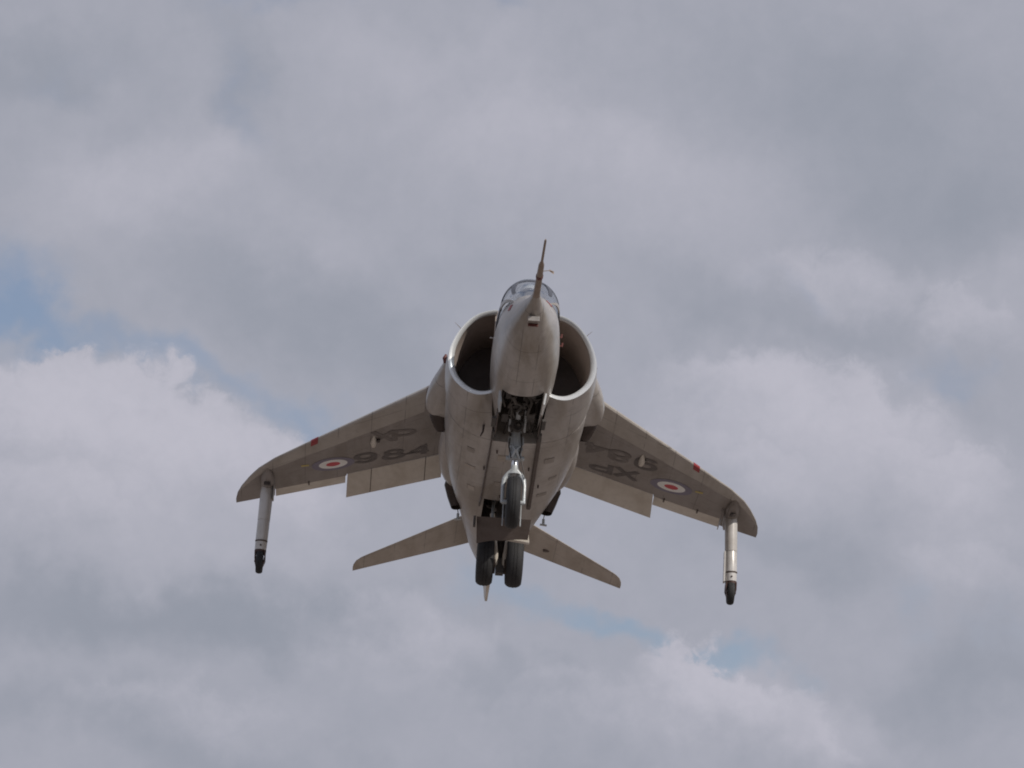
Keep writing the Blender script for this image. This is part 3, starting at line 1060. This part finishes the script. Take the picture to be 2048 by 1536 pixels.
# ---- nose gear
leg = MB()
leg.tube([(0, 3.52, -.45), (0, 3.52, -.80)], .060, 16)
leg.tube([(0, 3.52, -.78), (0, 3.52, -.95)], .075, 16)
leg.tube([(-.11, 3.52, -.93), (.11, 3.52, -.93)], .030, 12)
leg.box((0, 3.50, -.72), (.19, .05, .10)).box((0, 3.49, -.83), (.17, .06, .035)).box((0, 3.48, -.90), (.10, .05, .03))
nl = leg.build('nose_leg', STEEL, jet)
MB().tube([(0, 3.52, -.94), (0, 3.51, -1.06)], .042, 16).build('oleo_strut', CHROME, nl)
fk = MB()
fk.tube([(0, 3.51, -1.03), (0, 3.50, -1.10), (0, 3.50, -1.15)], [.045, .05, .085], 16)
for s_ in (-1, 1):
    pts = [(s_ * .02, 3.50, -1.10), (s_ * .075, 3.50, -1.155), (s_ * .115, 3.49, -1.21), (s_ * .128, 3.47, -1.30), (s_ * .128, 3.46, -1.48), (s_ * .126, 3.46, -1.52)]
    fk.tube(pts, [.04, .038, .030, .024, .022, .024], 12)
fk.tube([(-.135, 3.46, -1.51), (.135, 3.46, -1.51)], .028, 12)
fk.build('wheel_fork', STEEL, nl)
MB().tube([(.06, 3.50, -.62), (.07, 3.44, -.78), (.05, 3.46, -.92)], .010, 8).tube([(-.07, 3.50, -.62), (-.085, 3.45, -.80), (-.05, 3.46, -.95)], .009, 8).tube([(.04, 3.46, -.86), (.075, 3.44, -.98), (.13, 3.45, -1.2)], .007, 8).build('brake_hose', BAY, nl)
MB().tube([(0, 3.42, -.60), (0, 3.10, -.44)], .032, 12).tube([(-.09, 3.42, -.62), (-.09, 3.15, -.44)], .016, 8).tube([(.09, 3.42, -.62), (.09, 3.15, -.44)], .016, 8).build('drag_strut', STEEL, nl)
ln_ = MB()
ln_.tube([(-.04, 3.44, -.80), (0, 3.38, -.87), (.04, 3.44, -.94)], .013, 8).tube([(.04, 3.44, -.80), (0, 3.38, -.87), (-.04, 3.44, -.94)], .013, 8)
ln_.build('torque_link', STEEL, nl)
wheel('nose_wheel', (0, 3.46, -1.51), .315, .165, jet)
for s_ in (-1, 1):
    MB().box((s_ * .108, 3.60, -1.62), (.012, .03, .28)).build('mudguard_stay', STEEL, nl, 20)

# ---- main gear
ml = MB()
ml.tube([(0, 6.72, -.2), (0, 6.74, -.95)], [.085, .075], 16)
ml.tube([(0, 6.74, -.95), (0, 6.76, -1.20)], .055, 16)
ml.tube([(-.20, 6.76, -1.20), (.20, 6.76, -1.20)], .05, 14)
ml.box((0, 6.70, -1.28), (.10, .12, .20))
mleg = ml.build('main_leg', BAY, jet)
for s_ in (-1, 1):
    MB().tube([(s_ * .13, 6.60, -.60), (s_ * .085, 6.58, -.95), (s_ * .055, 6.60, -1.15), (s_ * .05, 6.66, -1.3)], [.034, .030, .026, .022], 10, flat=.5).build('bogie_stay', FLAP, mleg)
    MB().lathe((s_ * .085, 6.76, -1.20), (1, 0, 0), [(.05, -.035), (.15, -.03), (.15, .03), (.05, .035)], 24).build('brake_pack', DARKM, mleg)
    wheel('main_wheel', (s_ * .188, 6.76, -1.18), .335, .215, jet, .5)
# main gear door hanging ahead of the wheels: curved panel with turned edges
v_, f_ = [], []
nx, nz_ = 14, 5
for lay in (0, .02):
    for j in range(nz_ + 1):
        for i in range(nx + 1):
            u = i / nx * 2 - 1
            t = j / nz_
            hw = .345 - .02 * t
            v_.append((u * hw - .005, 5.92 + .20 * t - .06 * (1 - u * u) + lay, -.90 - .23 * t - .06 * t * (u * u) + .10 * t * max(0, u - .1) + .02 * u * u))
W = nx + 1
K = W * (nz_ + 1)
for L in (0, 1):
    for j in range(nz_):
        for i in range(nx):
            f_.append((L * K + j * W + i, L * K + j * W + i + 1, L * K + (j + 1) * W + i + 1, L * K + (j + 1) * W + i))
edge = [(0, i) for i in range(nx + 1)] + [(j, nx) for j in range(1, nz_ + 1)] + [(nz_, i) for i in range(nx - 1, -1, -1)] + [(j, 0) for j in range(nz_ - 1, 0, -1)]
for k in range(len(edge)):
    a, b = edge[k], edge[(k + 1) % len(edge)]
    f_.append((a[0] * W + a[1], b[0] * W + b[1], K + b[0] * W + b[1], K + a[0] * W + a[1]))
dr = new_obj('main_gear_door', v_, f_, BROWN, jet, 40)
MB().tube([(-.15, 6.0, -.95), (-.13, 6.4, -.45)], .02, 10).tube([(.15, 6.0, -.95), (.13, 6.4, -.45)], .02, 10).build('door_strut', STEEL, dr)
MB().box((-.375, 5.95, -.94), (.03, .08, .13)).build('door_hinge', BAY, dr, 20)
eq = MB()
for k in range(16):
    x = random.uniform(-.26, .26)
    y = random.uniform(5.75, 7.2)
    eq.tube([(x, y, random.uniform(-.5, -.3)), (x + random.uniform(-.1, .1), y + .25, random.uniform(-.55, -.3))], random.uniform(.01, .025), 8)
sel(eq.build('bay_pipework', BAYP, body), kind='stuff')
# added pale panel that paints in the sunlit patch behind the hanging door
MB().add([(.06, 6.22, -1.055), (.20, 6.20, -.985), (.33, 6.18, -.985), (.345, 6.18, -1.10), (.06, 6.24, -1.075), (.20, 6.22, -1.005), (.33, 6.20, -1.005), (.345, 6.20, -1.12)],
         [(0, 1, 2, 3), (4, 5, 6, 7), (0, 1, 5, 4), (1, 2, 6, 5), (2, 3, 7, 6), (3, 0, 4, 7)]).build('sunlit_patch_panel', FLAP, jet, 20)
# ---- outriggers
def outrigger(s_):
    x0, x1 = 3.085 * s_, 3.115 * s_
    ztop = wlow(x0, 7.9)
    # fairing under the wing
    pts, rad = [], []
    for y, r_, dz in ((7.36, .008, .02), (7.45, .05, .0), (7.60, .085, -.02), (7.80, .095, -.03), (8.0, .095, -.035), (8.25, .08, -.02), (8.50, .05, .0), (8.74, .015, .02)):
        pts.append((x0, y, wlow(x0, min(y, 8.55)) + dz))
        rad.append(r_)
    fa = MB().tube(pts, rad, 16).build('outrigger_fairing', PAINT_WING, jet)
    MB().box((x0 + s_ * .0, 7.62, ztop - .118), (.085, .09, .03), euler(10, 0, 0)).build('fairing_opening', DARKM, fa, 20)
    # leg: upper sheath, sliding section, fork
    def at(t, dy=0):
        return (x0 + (x1 - x0) * t, 7.86 + .04 * t + dy, ztop - .06 - .975 * t)
    lg = MB().tube([at(0), at(.10), at(.45), at(.50)], [.078, .085, .083, .082], 18, flat=1.15).build('outrigger_leg', COWL, jet, 50)
    MB().tube([at(.50), at(.505), at(.80), at(.92)], [.079, .081, .080, .076], 18, flat=1.1).build('sliding_sleeve', COWL, lg, 50)
    # curved edge of the sheath over the lower sleeve
    MB().tube([(at(.79)[0], at(.79)[1] - .012, at(.79)[2]), (at(.81)[0], at(.81)[1] - .012, at(.81)[2])], [.084, .078], 18).build('sleeve_collar', BROWN, lg, 50)
    MB().lathe((at(.87)[0] + s_ * .0, at(.87)[1] - .086, at(.87)[2]), (0, -1, 0), [(0, 0), (.012, 0), (.012, .006), (0, .006)], 10).build('bolt', DARKM, lg)
    # side plate running down the inboard edge
    i_ = -s_
    if s_ < 0:
        MB().box((at(.08)[0] + .088, 7.84, at(.08)[2] - .01), (.016, .15, .22)).build('leg_door', PAINT, lg, 20)
    else:
        MB().box((at(.08)[0] - .15, 7.84, at(.08)[2] + .03), (.012, .14, .26), euler(0, 12, 0)).build('leg_door', PAINT, lg, 20)
        MB().box((at(.62)[0] - .085, 7.88, at(.72)[2]), (.022, .10, .42)).build('leg_rib', COWL, lg, 20)
    # fork
    f0 = at(.92)
    fo = MB()
    fo.tube([f0, (f0[0], f0[1], f0[2] - .05)], [.078, .075], 18)
    for k in (-1, 1):
        inb = k == i_
        vs_ = [(f0[0] + k * .072, f0[1] - .08, f0[2] - .03), (f0[0] + k * .072, f0[1] + .08, f0[2] - .03),
               (f0[0] + k * (.075 if inb else .070), f0[1] + .08, f0[2] - .13), (f0[0] + k * .052, f0[1] + .05, f0[2] - .21), (f0[0] + k * .052, f0[1] - .05, f0[2] - .21), (f0[0] + k * (.075 if inb else .07), f0[1] - .08, f0[2] - .13)]
        vs2 = [(a - k * .016, b, c) for a, b, c in vs_]
        fo.add(vs_ + vs2, [tuple(range(6)), tuple(range(6, 12))] + [(j, (j + 1) % 6, 6 + (j + 1) % 6, 6 + j) for j in range(6)])
    fo.tube([(f0[0] - .07, f0[1], f0[2] - .15), (f0[0] + .07, f0[1], f0[2] - .15)], .016, 8)
    fo.build('fork', FORKM, lg, 30)
    wh = wheel('outrigger_wheel', (f0[0], f0[1] + .01, f0[2] - .155), .155, .092, jet, .5)


outrigger(-1)
outrigger(1)

# ------------------------------------------------------------ the pilot
pilot = bpy.data.objects.new('person', None)
COL.objects.link(pilot)
pilot.location = Vector(JET_LOC) + Matrix.Rotation(JET_ROT[2], 3, 'Z') @ Matrix.Rotation(JET_ROT[1], 3, 'Y') @ Matrix.Rotation(JET_ROT[0], 3, 'X') @ Vector((0, -.06, .085))
pilot.rotation_euler = JET_ROT
sel(pilot, 'pilot in a pale helmet sitting under the clear canopy of the jet', 'person')


def skinned(name, joints, edges, mat, par, sub=2):
    me = bpy.data.meshes.new(name)
    me.from_pydata([j[:3] for j in joints], edges, [])
    o = bpy.data.objects.new(name, me)
    COL.objects.link(o)
    md = o.modifiers.new('s', 'SKIN')
    for i, j in enumerate(joints):
        me.skin_vertices[0].data[i].radius = (j[3], j[4] if len(j) > 4 else j[3])
    me.skin_vertices[0].data[0].use_root = True
    sb = o.modifiers.new('u', 'SUBSURF')
    sb.levels = sb.render_levels = sub
    bpy.context.view_layer.update()
    nm = bpy.data.meshes.new_from_object(o.evaluated_get(bpy.context.evaluated_depsgraph_get()))
    o.modifiers.clear()
    o.data = nm
    nm.materials.append(mat)
    for p in nm.polygons: p.use_smooth = True
    o.parent = par
    return o


J = [(0, 2.05, -.02, .15, .12), (0, 2.10, .12, .15, .11), (0, 2.13, .27, .17, .11), (0, 2.12, .37, .06), (0, 2.09, .43, .055),
     (.16, 2.12, .31, .065), (.22, 1.98, .12, .05), (.17, 1.78, .02, .038), (.12, 1.68, .03, .036),
     (-.16, 2.12, .31, .065), (-.22, 1.98, .12, .05), (-.17, 1.78, .02, .038), (-.12, 1.68, .03, .036),
     (.10, 2.02, -.04, .085), (.11, 1.62, -.02, .07), (-.10, 2.02, -.04, .085), (-.11, 1.62, -.02, .07)]
Ed = [(0, 1), (1, 2), (2, 3), (3, 4), (2, 5), (5, 6), (6, 7), (7, 8), (2, 9), (9, 10), (10, 11), (11, 12), (0, 13), (13, 14), (0, 15), (15, 16)]
skinned('body', J, Ed, SUIT, pilot, 1)


def ellipsoid(c, r, n=20, m=12, lo=0, hi=180):
    mb = MB()
    mb.rings([[Vector((c[0] + r[0] * math.sin(R(t)) * math.cos(2 * math.pi * k / n), c[1] + r[1] * math.sin(R(t)) * math.sin(2 * math.pi * k / n), c[2] + r[2] * math.cos(R(t)))) for k in range(n)]
              for t in np.linspace(max(lo, 1), min(hi, 179), m)])
    return mb


hd = ellipsoid((0, 2.06, .475), (.075, .095, .115))
hd.tube([(0, 1.975, .485), (0, 1.945, .455), (0, 1.97, .445)], [.008, .016, .010], 8)
hd.build('head', SKIN, pilot, 60)
ellipsoid((0, 2.075, .505), (.115, .135, .125), 24, 14, 0, 118).build('helmet', HELMET, pilot, 60)
ellipsoid((0, 2.03, .50), (.095, .115, .055), 24, 10, 20, 150).build('visor', VISOR, pilot, 60)
MB().tube([(0, 1.985, .44), (0, 1.93, .415), (0, 1.94, .36), (.03, 2.0, .28)], [.045, .035, .02, .018], 12).build('oxygen_mask', SEATM, pilot, 60)
for s_ in (-1, 1):
    hb = MB().tube([(s_ * .12, 1.69, .03), (s_ * .11, 1.63, .035), (s_ * .10, 1.59, .03)], [.03, .036, .028], 10, flat=.5)
    for k in range(4):
        hb.tube([(s_ * (.085 + .016 * k), 1.60, .04), (s_ * (.082 + .016 * k), 1.555, .03), (s_ * (.084 + .016 * k), 1.55, -.005)], [.009, .008, .007], 6)
    hb.tube([(s_ * .085, 1.64, .035), (s_ * .06, 1.61, .02), (s_ * .065, 1.58, .0)], [.011, .009, .008], 6)
    hb.build('glove', SUIT, pilot, 60)
